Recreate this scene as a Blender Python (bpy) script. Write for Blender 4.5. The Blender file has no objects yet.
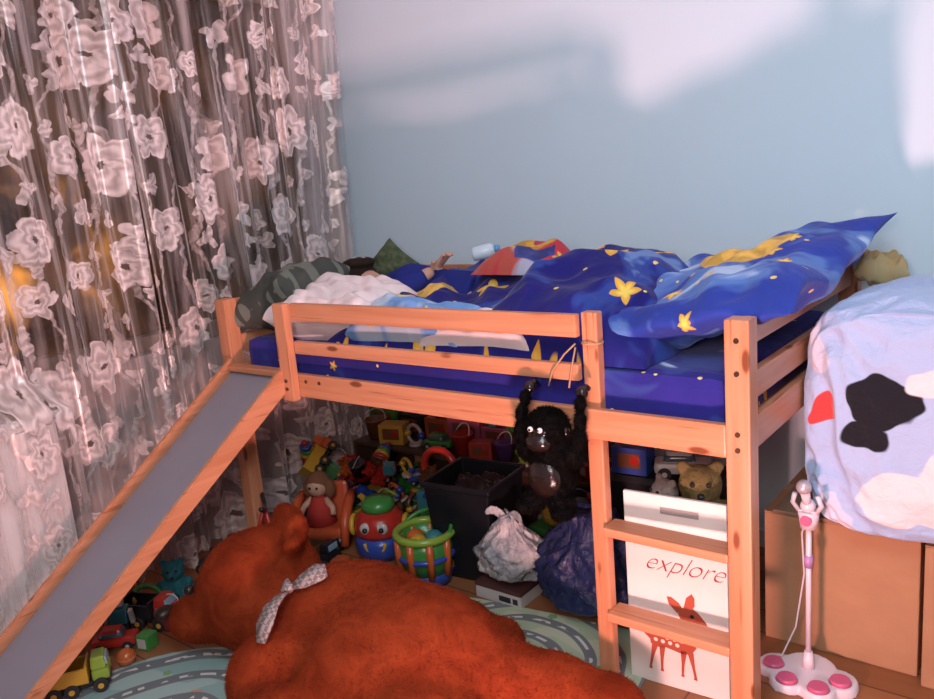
import bpy, bmesh, math, random
from mathutils import Matrix, Vector, Euler, noise
random.seed(7)
S=bpy.context.scene
COL=S.collection
pi=math.pi
# ---------------------------------------------------------------- camera
C=Vector((2.676,-1.87,1.50))
xa=Vector((0.788,0.6105,-0.0833)).normalized()
fz=Vector((0.613,-0.7636,0.2034)); fz=(fz-xa*fz.dot(xa)).normalized()
ya=fz.cross(xa)
M=Matrix((xa,ya,fz)).transposed().to_4x4(); M.translation=C
cd=bpy.data.cameras.new('camera'); cam=bpy.data.objects.new('camera',cd); COL.objects.link(cam); cam.matrix_world=M
cd.lens=31.34; cd.sensor_width=36; cd.clip_start=.02; S.camera=cam
# ---------------------------------------------------------------- node helpers
def node(nt,t,props=None,**ins):
    n=nt.nodes.new(t)
    for k,v in (props or {}).items(): setattr(n,k,v)
    for k,v in ins.items():
        s=n.inputs[k.replace('_',' ')]
        if isinstance(v,bpy.types.NodeSocket): nt.links.new(v,s)
        else: s.default_value=v
    return n
def mth(nt,op,a,b=None,c=None,clamp=False):
    n=nt.nodes.new('ShaderNodeMath'); n.operation=op; n.use_clamp=clamp
    for i,v in enumerate((a,b,c)):
        if v is None: continue
        if isinstance(v,bpy.types.NodeSocket): nt.links.new(v,n.inputs[i])
        else: n.inputs[i].default_value=v
    return n.outputs[0]
def vmul(nt,v,s):
    n=nt.nodes.new('ShaderNodeVectorMath'); n.operation='MULTIPLY'; nt.links.new(v,n.inputs[0]); n.inputs[1].default_value=s; return n.outputs[0]
def c4(c): return (c[0],c[1],c[2],1)
def mixc(nt,f,a,b):
    n=nt.nodes.new('ShaderNodeMix'); n.data_type='RGBA'
    for s,v in ((n.inputs[0],f),(n.inputs[6],a),(n.inputs[7],b)):
        if isinstance(v,bpy.types.NodeSocket): nt.links.new(v,s)
        else: s.default_value=c4(v) if isinstance(v,(tuple,list)) else v
    return n.outputs[2]
def noi(nt,vec,scale,detail=3,rough=.5,dist=0):
    return node(nt,'ShaderNodeTexNoise',Vector=vec,Scale=scale,Detail=detail,Roughness=rough,Distortion=dist).outputs[0]
def ramp(nt,f,lo,hi):
    n=nt.nodes.new('ShaderNodeMapRange'); n.interpolation_type='SMOOTHSTEP'
    nt.links.new(f,n.inputs[0]); n.inputs[1].default_value=lo; n.inputs[2].default_value=hi; return n.outputs[0]
def warp(nt,vec,scale,amt):
    t=node(nt,'ShaderNodeTexNoise',Vector=vec,Scale=scale,Detail=2)
    w_=nt.nodes.new('ShaderNodeVectorMath'); w_.operation='MULTIPLY_ADD'; nt.links.new(t.outputs['Color'],w_.inputs[0]); w_.inputs[1].default_value=(amt,amt,0); nt.links.new(vec,w_.inputs[2]); return w_.outputs[0],t.outputs['Fac']
def base(name,rough=.6,spec=.3):
    m=bpy.data.materials.new(name); m.use_nodes=True; nt=m.node_tree
    b=nt.nodes['Principled BSDF']; b.inputs['Roughness'].default_value=rough; b.inputs['Specular IOR Level'].default_value=spec
    return m,nt,b
def bump(nt,b,h,strength=.3,dist=.01):
    n=node(nt,'ShaderNodeBump',Strength=strength,Distance=dist,Height=h); nt.links.new(n.outputs[0],b.inputs['Normal'])
def objco(nt): return nt.nodes.new('ShaderNodeTexCoord').outputs['Object']
_mc={}
def plain(col,rough=.45,var=.12,spec=.4,metal=0,scale=18,bp=0,alpha=1,trans=0,sheen=0):
    key=(tuple(col),rough,var,spec,metal,scale,bp,alpha,trans,sheen)
    if key in _mc: return _mc[key]
    m,nt,b=base('paint_%d'%len(_mc),rough,spec); v=objco(nt)
    n=noi(nt,v,scale,3)
    nt.links.new(mixc(nt,n,tuple(c*(1-var) for c in col),tuple(min(1,c*(1+var)) for c in col)),b.inputs['Base Color'])
    b.inputs['Metallic'].default_value=metal; b.inputs['Alpha'].default_value=alpha; b.inputs['Transmission Weight'].default_value=trans
    if sheen: b.inputs['Sheen Weight'].default_value=sheen
    if bp: bump(nt,b,noi(nt,v,scale*3,4),bp)
    _mc[key]=m; return m
def pine(axis):
    m,nt,b=base('pine_wood_'+axis,.36,.4); v=objco(nt)
    sc={'x':(1.2,26,26),'y':(26,1.2,26),'z':(26,26,1.2)}[axis]
    vv=vmul(nt,v,sc)
    g=noi(nt,vv,1,5,.6,.6); kn=node(nt,'ShaderNodeTexVoronoi',Vector=vmul(nt,v,tuple(4.5 if s<3 else 13 for s in sc)),Scale=1.0).outputs[0]
    knot=ramp(nt,kn,.17,.09)
    col=mixc(nt,ramp(nt,g,.3,.7),(.52,.205,.10),(.65,.285,.155))
    col=mixc(nt,ramp(nt,noi(nt,vmul(nt,v,tuple(s*2.5 for s in sc)),1,3),.62,.7),col,(.42,.145,.065))
    col=mixc(nt,knot,col,(.22,.06,.02))
    nt.links.new(col,b.inputs['Base Color']); bump(nt,b,g,.08,.002); return m
PX,PY,PZ=pine('x'),pine('y'),pine('z')
def spots(nt,vec,scale,R,n,depth,thr,rnd=.75,power=1,lo=.65,va=.5):
    vo=node(nt,'ShaderNodeTexVoronoi',{'voronoi_dimensions':'2D'},Vector=vec,Scale=scale,Randomness=rnd)
    sub=nt.nodes.new('ShaderNodeVectorMath'); sub.operation='SUBTRACT'; nt.links.new(vec,sub.inputs[0]); nt.links.new(vo.outputs['Position'],sub.inputs[1])
    sp=nt.nodes.new('ShaderNodeSeparateXYZ'); nt.links.new(sub.outputs[0],sp.inputs[0])
    cs=nt.nodes.new('ShaderNodeSeparateColor'); nt.links.new(vo.outputs['Color'],cs.inputs[0])
    ang=mth(nt,'ADD',mth(nt,'ARCTAN2',sp.outputs[1],sp.outputs[0]),mth(nt,'MULTIPLY',cs.outputs[0],6.28))
    pp=mth(nt,'DIVIDE',mth(nt,'PINGPONG',ang,pi/n),pi/n)
    if power!=1: pp=mth(nt,'POWER',pp,power)
    ln=nt.nodes.new('ShaderNodeVectorMath'); ln.operation='LENGTH'; nt.links.new(sub.outputs[0],ln.inputs[0])
    rr=mth(nt,'MULTIPLY',mth(nt,'SUBTRACT',1,mth(nt,'MULTIPLY',pp,depth)),mth(nt,'MULTIPLY',mth(nt,'ADD',lo,mth(nt,'MULTIPLY',cs.outputs[2],va)),R))
    q=mth(nt,'DIVIDE',ln.outputs['Value'],rr)
    mask=mth(nt,'MULTIPLY',ramp(nt,q,1.03,.96),mth(nt,'GREATER_THAN',cs.outputs[1],thr))
    return mask,q,ang
def disc(nt,vec,c,r,soft=.003,sc=(1,1,1)):
    mp=nt.nodes.new('ShaderNodeVectorMath'); mp.operation='SUBTRACT'; nt.links.new(vec,mp.inputs[0]); mp.inputs[1].default_value=c
    ln=nt.nodes.new('ShaderNodeVectorMath'); ln.operation='LENGTH'; nt.links.new(vmul(nt,mp.outputs[0],sc),ln.inputs[0])
    return ramp(nt,ln.outputs['Value'],r+soft,r-soft)
def night(name,clouds=.0,moons=(),stars=.45,scale=7,basec=(.018,.022,.26),dots=.8,sky=(.10,.25,.62),front=False,rs=.34,cloudcol=(.55,.68,.85)):
    m,nt,b=base(name,.85,.10); o_=objco(nt)
    if front:
        sp=nt.nodes.new('ShaderNodeSeparateXYZ'); nt.links.new(o_,sp.inputs[0]); cb=nt.nodes.new('ShaderNodeCombineXYZ')
        nt.links.new(sp.outputs[0],cb.inputs[0]); nt.links.new(mth(nt,'ADD',sp.outputs[1],sp.outputs[2]),cb.inputs[1]); v=cb.outputs[0]
    else: v=vmul(nt,o_,(1,1,0))
    col=mixc(nt,noi(nt,v,6),basec,tuple(c*1.7 for c in basec))
    if clouds:
        cl=noi(nt,v,3.6,3,.5,.8)
        col=mixc(nt,ramp(nt,cl,.58-clouds*.14,.64-clouds*.12),col,sky)
        col=mixc(nt,ramp(nt,cl,.68-clouds*.14,.73-clouds*.12),col,cloudcol)
    if dots:
        s,_,_=spots(nt,v,16,.008,8,.1,dots); col=mixc(nt,s,col,(.80,.60,.2))
    s,q,_=spots(nt,v,scale,rs/scale,5,.55,stars)
    col=mixc(nt,s,col,mixc(nt,ramp(nt,q,.3,.9),(.90,.68,.14),(.75,.40,.06)))
    wv_,_=warp(nt,v,7,.09)
    for (cx,cy,r,ox,oy,colr) in moons:
        f=mth(nt,'MULTIPLY',disc(nt,wv_,(cx+.045,cy+.045,0),r),mth(nt,'SUBTRACT',1,disc(nt,v,(cx+ox,cy+oy,0),r*.62)))
        col=mixc(nt,f,col,mixc(nt,ramp(nt,noi(nt,v,14),.4,.6),colr,tuple(c*.6 for c in colr)))
    nt.links.new(col,b.inputs['Base Color']); b.inputs['Sheen Weight'].default_value=.1
    bump(nt,b,noi(nt,v,22,5,.6,.6),.35,.012); return m
# ---------------------------------------------------------------- mesh builder
class MB:
    def __init__(s): s.bm=bmesh.new(); s.uv=None; s.mats=[]
    def mi(s,m):
        if m not in s.mats: s.mats.append(m)
        return s.mats.index(m)
    def _fin(s,vs,loc,rot,m,smooth,sc=None):
        T=Matrix.Translation(loc)@Euler(rot).to_matrix().to_4x4()
        if sc: T=T@Matrix.Diagonal((*sc,1))
        for v in vs: v.co=T@v.co
        i=s.mi(m); fs={f for v in vs for f in v.link_faces}
        for f in fs: f.material_index=i; f.smooth=smooth
        return s
    def box(s,size,loc,m,rot=(0,0,0),bev=.004,taper=1):
        vs=bmesh.ops.create_cube(s.bm,size=1)['verts']
        for v in vs:
            k=taper if v.co.z>0 else 1
            v.co=Vector((v.co.x*size[0]*k,v.co.y*size[1]*k,v.co.z*size[2]))
        if bev:
            es=list({e for v in vs for e in v.link_edges})
            r=bmesh.ops.bevel(s.bm,geom=es,offset=min(bev,min(size)*.45),segments=2,affect='EDGES',profile=.6)
            vs=list({v for f in r['faces'] for v in f.verts}|{v for v in vs if v.is_valid})
        return s._fin(vs,loc,rot,m,False)
    def bb(s,a,b,m,bev=.004):
        return s.box([b[i]-a[i] for i in range(3)],[(a[i]+b[i])/2 for i in range(3)],m,bev=bev)
    def cyl(s,r1,r2,h,loc,m,rot=(0,0,0),seg=24,smooth=True):
        vs=bmesh.ops.create_cone(s.bm,cap_ends=True,segments=seg,radius1=r1,radius2=r2,depth=h)['verts']
        s._fin(vs,loc,rot,m,smooth)
        for f in {f for v in vs for f in v.link_faces}:
            if len(f.verts)>4: f.smooth=False
        return s
    def sph(s,r,loc,m,sc=(1,1,1),rot=(0,0,0),seg=20):
        vs=bmesh.ops.create_uvsphere(s.bm,u_segments=seg,v_segments=max(8,seg*2//3),radius=r)['verts']
        return s._fin(vs,loc,rot,m,True,sc)
    def lathe(s,prof,loc,m,rot=(0,0,0),seg=28,sc=None):
        rings=[]
        for r,z in prof: rings.append([s.bm.verts.new((r*math.cos(2*pi*i/seg),r*math.sin(2*pi*i/seg),z)) for i in range(seg)])
        for a,b in zip(rings,rings[1:]):
            for i in range(seg): s.bm.faces.new((a[i],a[(i+1)%seg],b[(i+1)%seg],b[i]))
        for rg in (rings[0],rings[-1]):
            try: s.bm.faces.new(rg if rg is rings[-1] else rg[::-1])
            except Exception: pass
        return s._fin([v for r in rings for v in r],loc,rot,m,True,sc)
    def tube(s,pts,r,m,seg=10,closed=False,loc=(0,0,0),rot=(0,0,0)):
        pts=[Vector(p) for p in pts]; n=len(pts); rings=[]; up=None
        for i,p in enumerate(pts):
            a=pts[i-1] if (i or closed) else p; b=pts[(i+1)%n] if (i<n-1 or closed) else p
            t=(b-a).normalized()
            if up is None: up=Vector((0,0,1)) if abs(t.z)<.9 else Vector((1,0,0))
            sd=t.cross(up).normalized(); up=sd.cross(t).normalized()
            rr=r[i] if isinstance(r,(list,tuple)) else r
            rings.append([s.bm.verts.new(p+(sd*math.cos(2*pi*k/seg)+up*math.sin(2*pi*k/seg))*rr) for k in range(seg)])
        prs=list(zip(rings,rings[1:]))+([(rings[-1],rings[0])] if closed else [])
        for a,b in prs:
            for i in range(seg): s.bm.faces.new((a[i],a[(i+1)%seg],b[(i+1)%seg],b[i]))
        if not closed:
            s.bm.faces.new(rings[0][::-1]); s.bm.faces.new(rings[-1])
        return s._fin([v for r_ in rings for v in r_],loc,rot,m,True)
    def ring(s,R,r,loc,m,rot=(0,0,0),seg=28,a0=0,a1=2*pi):
        full=abs(a1-a0-2*pi)<1e-4; n=seg
        pts=[(R*math.cos(a0+(a1-a0)*i/(n if full else n-1)),R*math.sin(a0+(a1-a0)*i/(n if full else n-1)),0) for i in range(n)]
        return s.tube(pts,r,m,closed=full,loc=loc,rot=rot)
    def poly(s,pts,th,loc,m,rot=(0,0,0),sc=None,smooth=False):
        a=[s.bm.verts.new((x,y,0)) for x,y in pts]; b=[s.bm.verts.new((x,y,th)) for x,y in pts]
        n=len(pts); s.bm.faces.new(a[::-1]); s.bm.faces.new(b)
        for i in range(n): s.bm.faces.new((a[i],a[(i+1)%n],b[(i+1)%n],b[i]))
        return s._fin(a+b,loc,rot,m,smooth,sc)
    def grid(s,fn,nu,nv,m,uvfn=None):
        V=[[s.bm.verts.new(fn(i/nu,j/nv)) for j in range(nv+1)] for i in range(nu+1)]
        if uvfn and not s.uv: s.uv=s.bm.loops.layers.uv.new('UVMap')
        k=s.mi(m)
        for i in range(nu):
            for j in range(nv):
                f=s.bm.faces.new((V[i][j],V[i+1][j],V[i+1][j+1],V[i][j+1])); f.material_index=k; f.smooth=True
                if uvfn:
                    for l,(a,b) in zip(f.loops,((i,j),(i+1,j),(i+1,j+1),(i,j+1))): l[s.uv].uv=uvfn(a/nu,b/nv)
        return s
    def obj(s,name,parent=None,label=None,cat=None,origin=None,mods=(),group=None,fixn=True):
        global LAST
        if fixn: bmesh.ops.recalc_face_normals(s.bm,faces=s.bm.faces[:])
        if origin is not None:
            for v in s.bm.verts: v.co-=Vector(origin)
        me=bpy.data.meshes.new(name); s.bm.to_mesh(me); s.bm.free()
        for m in s.mats: me.materials.append(m)
        o=bpy.data.objects.new(name,me); COL.objects.link(o)
        if parent is not None: o.parent=parent
        else:
            LAST=o
            if origin is not None: o.location=origin
        tag(o,label,cat,group)
        for t,kw in mods:
            md=o.modifiers.new(t.lower(),t)
            for k,v in kw.items(): setattr(md,k,v)
        return o
LAST=None
def tag(o,label=None,cat=None,group=None):
    if label: o['label']=label
    if cat: o['category']=cat
    if group: o['group']=group
class Thing:
    def __init__(s,name,label,cat,loc,rot=(0,0,0),group=None,scale=1):
        global LAST
        e=bpy.data.objects.new(name,None); COL.objects.link(e); e.location=loc; e.rotation_euler=rot; e.scale=(scale,)*3; e.empty_display_size=.05
        tag(e,label,cat,group); s.e=e; LAST=e
    def part(s,mb,name,label=None,mods=(),parent=None):
        return mb.obj(name,parent=parent or s.e,label=label,mods=mods)
def struct(o): o['kind']='structure'; return o
SUB=('SUBSURF',dict(levels=1,render_levels=1))
def REM(v=.012): return ('REMESH',dict(mode='VOXEL',voxel_size=v,use_smooth_shade=True))
def SMO(it=8,f=.6): return ('SMOOTH',dict(iterations=it,factor=f))
def sm(a,b,x):
    t=max(0,min(1,(x-a)/(b-a))); return t*t*(3-2*t)
# ================================================================= ROOM
m,nt,b=base('wall_paint',.85,.15); v=objco(nt)
nt.links.new(mixc(nt,noi(nt,v,1.5,4),(.58,.76,.86),(.62,.79,.89)),b.inputs['Base Color']); bump(nt,b,noi(nt,v,90,3),.1,.002); WALL=m
m,nt,b=base('window_wall_paint',.85,.15); v=objco(nt)
nt.links.new(mixc(nt,noi(nt,v,1.5,4),(.42,.36,.35),(.48,.42,.41)),b.inputs['Base Color']); WWALL=m
m,nt,b=base('floor_laminate',.35,.4); v=objco(nt)
br=node(nt,'ShaderNodeTexBrick',Vector=v,Scale=1.0,Color1=(.30,.12,.05,1),Color2=(.40,.17,.075,1),Mortar=(.06,.025,.012,1)); br.inputs['Brick Width'].default_value=1.2; br.inputs['Row Height'].default_value=.13; br.inputs['Mortar Size'].default_value=.003
nt.links.new(mixc(nt,mth(nt,'MULTIPLY',noi(nt,vmul(nt,v,(2,40,1)),1,4),.6),br.outputs[0],(.18,.065,.025)),b.inputs['Base Color']); FLOOR=m
WY=1.12; WX=-.45
struct(MB().bb((-1.0,-3.2,-.1),(4.2,WY+.1,0),FLOOR,0).obj('floor'))
struct(MB().bb((WX,WY,0),(4.1,WY+.1,2.9),WALL,0).obj('wall_back'))
struct(MB().bb((4.1,-3.2,0),(4.2,WY+.1,2.9),WALL,0).obj('wall_right'))
struct(MB().bb((-.6,-3.2,0),(4.2,-3.1,2.9),WALL,0).obj('wall_front'))
struct(MB().bb((-.6,-3.2,2.9),(4.2,WY+.1,3.0),plain((.8,.8,.8),.9,.03),0).obj('ceiling'))
w=MB(); w.bb((WX-.15,-3.1,0),(WX,WY+.1,.9),WWALL,0).bb((WX-.15,-3.1,2.45),(WX,WY+.1,2.9),WWALL,0).bb((WX-.15,.85,.9),(WX,WY+.1,2.45),WWALL,0).bb((WX-.15,-3.1,.9),(WX,-1.6,2.45),WWALL,0)
struct(w.obj('wall_left'))
wf=plain((.75,.7,.68),.4,.03); wfd=plain((.20,.15,.12),.5,.1)
struct(MB().bb((WX,WY-.015,0),(4.1,WY,.07),wf,.003).obj('baseboard_back'))
m,nt,b=base('night_glass_painted_glow',.08,.6); v=objco(nt)
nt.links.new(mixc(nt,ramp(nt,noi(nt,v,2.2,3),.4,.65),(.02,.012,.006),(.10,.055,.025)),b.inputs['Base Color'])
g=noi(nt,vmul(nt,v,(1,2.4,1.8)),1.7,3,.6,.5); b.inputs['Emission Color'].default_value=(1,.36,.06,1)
gl=mth(nt,'MULTIPLY',ramp(nt,g,.47,.70),mth(nt,'MULTIPLY',disc(nt,v,(-.5,-.58,1.34),.38,.26,(0,1,1.4)),1.5))  # amber reflected glow painted into the pane as noise emission
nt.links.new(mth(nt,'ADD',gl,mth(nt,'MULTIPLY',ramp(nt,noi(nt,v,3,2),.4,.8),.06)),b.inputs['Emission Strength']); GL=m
w=MB()
for y in (-1.6,.8): w.bb((WX-.12,y-.02,.9),(WX-.04,y+.05,2.45),wfd)
for z in (.9,2.38): w.bb((WX-.12,-1.6,z),(WX-.04,.85,z+.07),wfd)
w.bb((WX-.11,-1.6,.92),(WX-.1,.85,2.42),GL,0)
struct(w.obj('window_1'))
# curtain
m,nt,b=base('sheer_floral_voile',.28,.6); uv=nt.nodes.new('ShaderNodeTexCoord').outputs['UV']
wuv,fine=warp(nt,uv,17,.06)
f1,q1,an=spots(nt,wuv,3.7,.112,6,.30,.10,.75,1.6,.50,.62)
f2,q2,_=spots(nt,wuv,8,.050,3,.6,.35,.95,1.2)
wa=node(nt,'ShaderNodeTexWave',{'wave_type':'BANDS'},Vector=wuv,Scale=2.1,Distortion=9,Detail=2); st=ramp(nt,wa.outputs['Fac'],.93,.98)
flow=mth(nt,'MAXIMUM',f1,mth(nt,'MAXIMUM',mth(nt,'MULTIPLY',f2,.85),mth(nt,'MULTIPLY',st,.6)))
inner=mth(nt,'ADD',.5,mth(nt,'MULTIPLY',mth(nt,'SINE',mth(nt,'ADD',mth(nt,'MULTIPLY',q1,15),mth(nt,'MULTIPLY',an,2))),.5))
petal=mixc(nt,mth(nt,'MULTIPLY',inner,.65),(.86,.75,.73),(.44,.35,.33))
petal=mixc(nt,ramp(nt,q1,.16,.1),petal,(.12,.08,.06))
shimmer=ramp(nt,noi(nt,vmul(nt,uv,(22,1.0,1)),1,3,.6),.37,.68)  # satin shimmer painted as streaks along the folds, in colour and alpha
col=mixc(nt,flow,mixc(nt,shimmer,(.19,.14,.12),(.64,.56,.55)),petal)
nt.links.new(col,b.inputs['Base Color'])
al=mth(nt,'ADD',mth(nt,'ADD',.08,mth(nt,'MULTIPLY',fine,.12)),mth(nt,'ADD',mth(nt,'MULTIPLY',shimmer,.40),mth(nt,'MULTIPLY',flow,mth(nt,'SUBTRACT',.60,mth(nt,'MULTIPLY',inner,.12)))),clamp=True)
nt.links.new(al,b.inputs['Alpha']); b.inputs['Sheen Weight'].default_value=.5; b.inputs['Metallic'].default_value=.12
CURT=m
def curtain(y0,y1,x,seed,amp,fold,label):
    r=random.Random(seed); ph=[r.uniform(0,6) for _ in range(6)]
    def fn(u,v):
        y=y0+(y1-y0)*u; z=.03+2.75*v
        a=amp*(1.15-.35*v)*(.75+.5*math.sin(y*7+ph[5]))
        d=a*math.sin(y*fold+ph[0]+.9*math.sin(y*5+ph[1]))+a*.5*math.sin(y*fold*2.3+ph[2]+z*.5)+.02*math.sin(z*2+y*3+ph[3])
        blk=sm(-.57,-.60,y)*sm(.92,.86,z)
        return (x+d*(1-.8*blk)+.19*blk,y+.02*math.sin(y*fold*1.1+z*1.3+ph[4])*(1-blk),z)
    return MB().grid(fn,360,64,CURT,lambda u,v:((y0+(y1-y0)*u)*1.35,2.75*v)).obj('curtain',label=label,cat='curtain',origin=(x,(y0+y1)/2,.03),group='sheer window curtains',fixn=False)
curtain(-1.9,-.135,-.30,1,.044,27,'sheer grey voile curtain with white roses over the dark window')
curtain(-.115,1.0,-.31,5,.046,29,'sheer grey voile curtain with white roses beside the blue wall')
rod=Thing('curtain_rod','white metal curtain rod above the window','curtain rod',(WX,-.4,2.8))
rod.part(MB().cyl(.012,.012,2.9,(.15,0,0),wf,(pi/2,0,0)),'rod')
for y in (-1.2,1.2): rod.part(MB().bb((0,y-.015,-.02),(.16,y+.015,.02),wf),'bracket')
rd=Thing('cabinet','low white cabinet standing under the window behind the curtain','cabinet',(-.43,-1.14,0))
cw=plain((.92,.86,.86),.5,.05)
rd.part(MB().bb((0,-.5,.04),(.27,.5,.82),cw,.01),'body'); rd.part(MB().bb((0,-.52,.82),(.285,.52,.845),cw,.006),'top')
for y in (-.25,.25): rd.part(MB().bb((.27,y-.235,.06),(.282,y+.235,.80),cw,.004),'door')
for y in (-.44,.44): rd.part(MB().bb((.02,y-.03,0),(.25,y+.03,.04),cw,.002),'foot')
# play mats
def roadmat(name,c1,c2,sc):
    m,nt,b=base(name,.8,.15); v=objco(nt)
    w_=node(nt,'ShaderNodeTexWave',{'wave_type':'RINGS','rings_direction':'Z'},Vector=v,Scale=sc,Distortion=2.2,Detail=1)
    w_.inputs['Detail Scale'].default_value=1.2
    road=ramp(nt,w_.outputs['Fac'],.60,.65); line=mth(nt,'MULTIPLY',ramp(nt,w_.outputs['Fac'],.955,.98),mth(nt,'GREATER_THAN',noi(nt,v,30,0),.5))
    col=mixc(nt,ramp(nt,noi(nt,v,5,1),.5,.53),c1,c2)
    s_,_,_=spots(nt,v,13,.02,5,.3,.6); col=mixc(nt,s_,col,(.25,.42,.20))
    s_,_,_=spots(nt,v,9,.022,4,.25,.75); col=mixc(nt,s_,col,(.65,.30,.18))
    col=mixc(nt,road,col,(.20,.22,.23)); col=mixc(nt,line,col,(.7,.7,.65)); nt.links.new(col,b.inputs['Base Color']); return m
def mat_obj(label,loc,rx,ry,mt,sq,rot=0):
    q=MB(); n=48; pts=[]
    for i in range(n):
        a=2*pi*i/n; c_,s_=math.cos(a),math.sin(a); e=2/sq
        pts.append((rx*math.copysign(abs(c_)**e,c_),ry*math.copysign(abs(s_)**e,s_)))
    q.poly(pts,.003,(0,0,0),mt); o=q.obj('play_mat',label=label,cat='rug',origin=(0,0,0)); o.location=loc; o.rotation_euler=(0,0,rot); return o
mat_obj('round pale teal play mat with printed grey roads',(.60,-.86,.001),.46,.46,roadmat('teal_road_print',(.30,.46,.44),(.40,.55,.52),2.6),2)
mat_obj('pale green play mat with printed roads beside the bear',(1.26,-.02,.0005),.42,.30,roadmat('green_road_print',(.45,.55,.38),(.55,.60,.45),3.2),7,.15)
# ================================================================= BED
bed=Thing('loft_bed','knotty pine loft bed with guard rail and ladder','bed',(0,0,0))
def P(a,b,m,name,label=None,bev=.005): return bed.part(MB().bb(a,b,m,bev),name,label)
for x in (0,2.005):
    for y in (0,1.03):
        P((x-.03,y-.03,0),(x+.03,y+.03,1.13),PZ,'corner_post')
P((.355,-.062,.775),(.413,-.0285,1.13),PZ,'guard_rail_post')
P((1.575,-.003,0),(1.622,.032,1.13),PZ,'ladder_post')
P((.03,-.028,.785),(1.975,-.004,.87),PX,'side_rail')
P((.03,1.034,.785),(1.975,1.058,.87),PX,'side_rail')
P((.413,-.032,1.065),(1.575,-.008,1.128),PX,'guard_rail')
P((.413,-.032,.945),(1.575,-.008,.992),PX,'guard_rail')
P((.03,1.034,1.06),(1.975,1.058,1.125),PX,'guard_rail')
for x in (-.012,1.993):
    for z,h in ((.785,.085),(.915,.07),(1.055,.07)):
        P((x,.03,z),(x+.024,1.0,z+h),PY,'end_rail')
for z in (.245,.505): P((1.622,-.03,z),(1.975,.045,z+.026),PX,'ladder_step')
for y in (-.003,1.01): P((.03,y,.785),(1.975,y+.022,.80),PX,'slat_ledge')
for i in range(16): P((.06+i*.12,-.0,.801),(.13+i*.12,1.03,.819),PY,'slat',bev=.003)
scr=plain((.12,.07,.05),.3,.05,.5,metal=.8)
for x,y,z in [(2.005,-.031,1.08),(2.005,-.031,1.0),(2.005,-.031,.85),(2.005,-.031,.81),(.384,-.064,.82),(.384,-.064,.85),(.45,-.029,.845),(.52,-.029,.845)]:
    bed.part(MB().cyl(.0065,.0065,.004,(x,y,z),scr,(pi/2,0,0),12),'screw','dark metal screw head')
# slide
th=math.atan2(.705,1.02)
sl=Thing('slide','grey play slide with pine side boards on the loft bed','slide',(.195,-.035,.0))
def slope(y): return .865+y*math.tan(th)
def slab(x0,x1,y0,y1,lo,hi,mat,name,label=None):
    q=MB(); vs=[]
    for y in (y0,y1):
        for x,d in ((x0,lo),(x1,lo),(x1,hi),(x0,hi)):
            vs.append(q.bm.verts.new((x,y,max(.006 if d==lo else .03,slope(y)+d))))
    F=[(0,1,2,3),(7,6,5,4),(0,4,5,1),(1,5,6,2),(2,6,7,3),(3,7,4,0)]
    k=q.mi(mat)
    for f in F: fc=q.bm.faces.new([vs[i] for i in f]); fc.material_index=k
    bmesh.ops.bevel(q.bm,geom=q.bm.edges[:],offset=.004,segments=2,affect='EDGES')
    return sl.part(q,name,label)
slab(.150,.172,0,-1.245,-.05,.045,PY,'side_board'); slab(-.172,-.150,0,-1.245,-.05,.045,PY,'side_board')
slab(-.150,.150,0,-1.215,-.012,.0,plain((.27,.26,.31),.4,.08,.4,scale=5),'slide_surface','smooth blue-grey sliding surface')
sl.part(MB().box((.30,.05,.022),(0,-.005,.872),PX),'top_cleat')
# ================================================================= BEDDING
def fb(p,s,seed=0): return noise.noise(Vector((p[0]*s+seed,p[1]*s+seed*1.7,p[2]*s if len(p)>2 else seed)))
SHEET=night('night_sheet',.12,(),.86,8,(.020,.018,.17),.80,(.035,.06,.28),front=True,rs=.17)
MB().box((1.9,.98,.152),(1.005,.515,.897),SHEET,bev=.035).obj('mattress',label='mattress with dark blue star-dotted fitted sheet on the loft bed',cat='mattress',origin=(1.005,.515,.82))
def pillow(name,label,size,loc,rot,mat,puff=1,cat='pillow',n=28,seed=1,tip=0,wr=.02,ex=.5):
    a,b_,c=size; q=MB()
    def sd(sg):
        def fn(u,v):
            x=(u*2-1); y=(v*2-1)
            e=max(0,(1-x**4)*(1-y**4))**ex
            px=x*a/2*(1-.08*(1-y*y)*abs(x)); py=y*b_/2*(1-.08*(1-x*x)*abs(y))
            z=sg*c/2*e*(1+.25*fb((x*1.5,y*1.5,sg),1.5,seed))*puff+wr*fb((x,y),2.2,seed+3)+wr*.8*fb((x,y),5,seed)*e+wr*.7*abs(fb((x,y),3.5,seed+7))*e*sg
            return (px,py,z+tip*max(0,x)*max(0,y))
        return fn
    q.grid(sd(1),n,n,mat); q.grid(sd(-1),n,n,mat)
    bmesh.ops.remove_doubles(q.bm,verts=q.bm.verts[:],dist=.0005)
    o=q.obj(name,label=label,cat=cat,mods=[SUB]); o.location=loc; o.rotation_euler=rot; return o
WP=plain((.80,.70,.71),.8,.15,.1,scale=7,bp=.2)
BIGP=night('moon_cloud_print',1.0,((.03,.10,.15,-.02,.15,(.90,.55,.12)),(-.16,-.27,.035,.0,.04,(.85,.55,.1))),.72,10,(.02,.04,.26),.80,(.10,.20,.52),rs=.30,cloudcol=(.42,.56,.80))
pillow('pillow','large plump blue pillow with moons, stars and clouds print',(.70,.94,.15),(1.81,.51,1.125),(.10,-.215,-.09),BIGP,seed=4,tip=.05,wr=.035,ex=.85,n=40)
pillow('pillow','white crumpled pillow at the head of the bed',(.54,.34,.19),(.43,.21,1.065),(.22,.02,.1),WP,seed=2,wr=.035)
m,nt,b=base('grey_leaf_print',.8,.1); v=vmul(nt,objco(nt),(1,1,0)); lw,lf_=warp(nt,v,14,.05)
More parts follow.
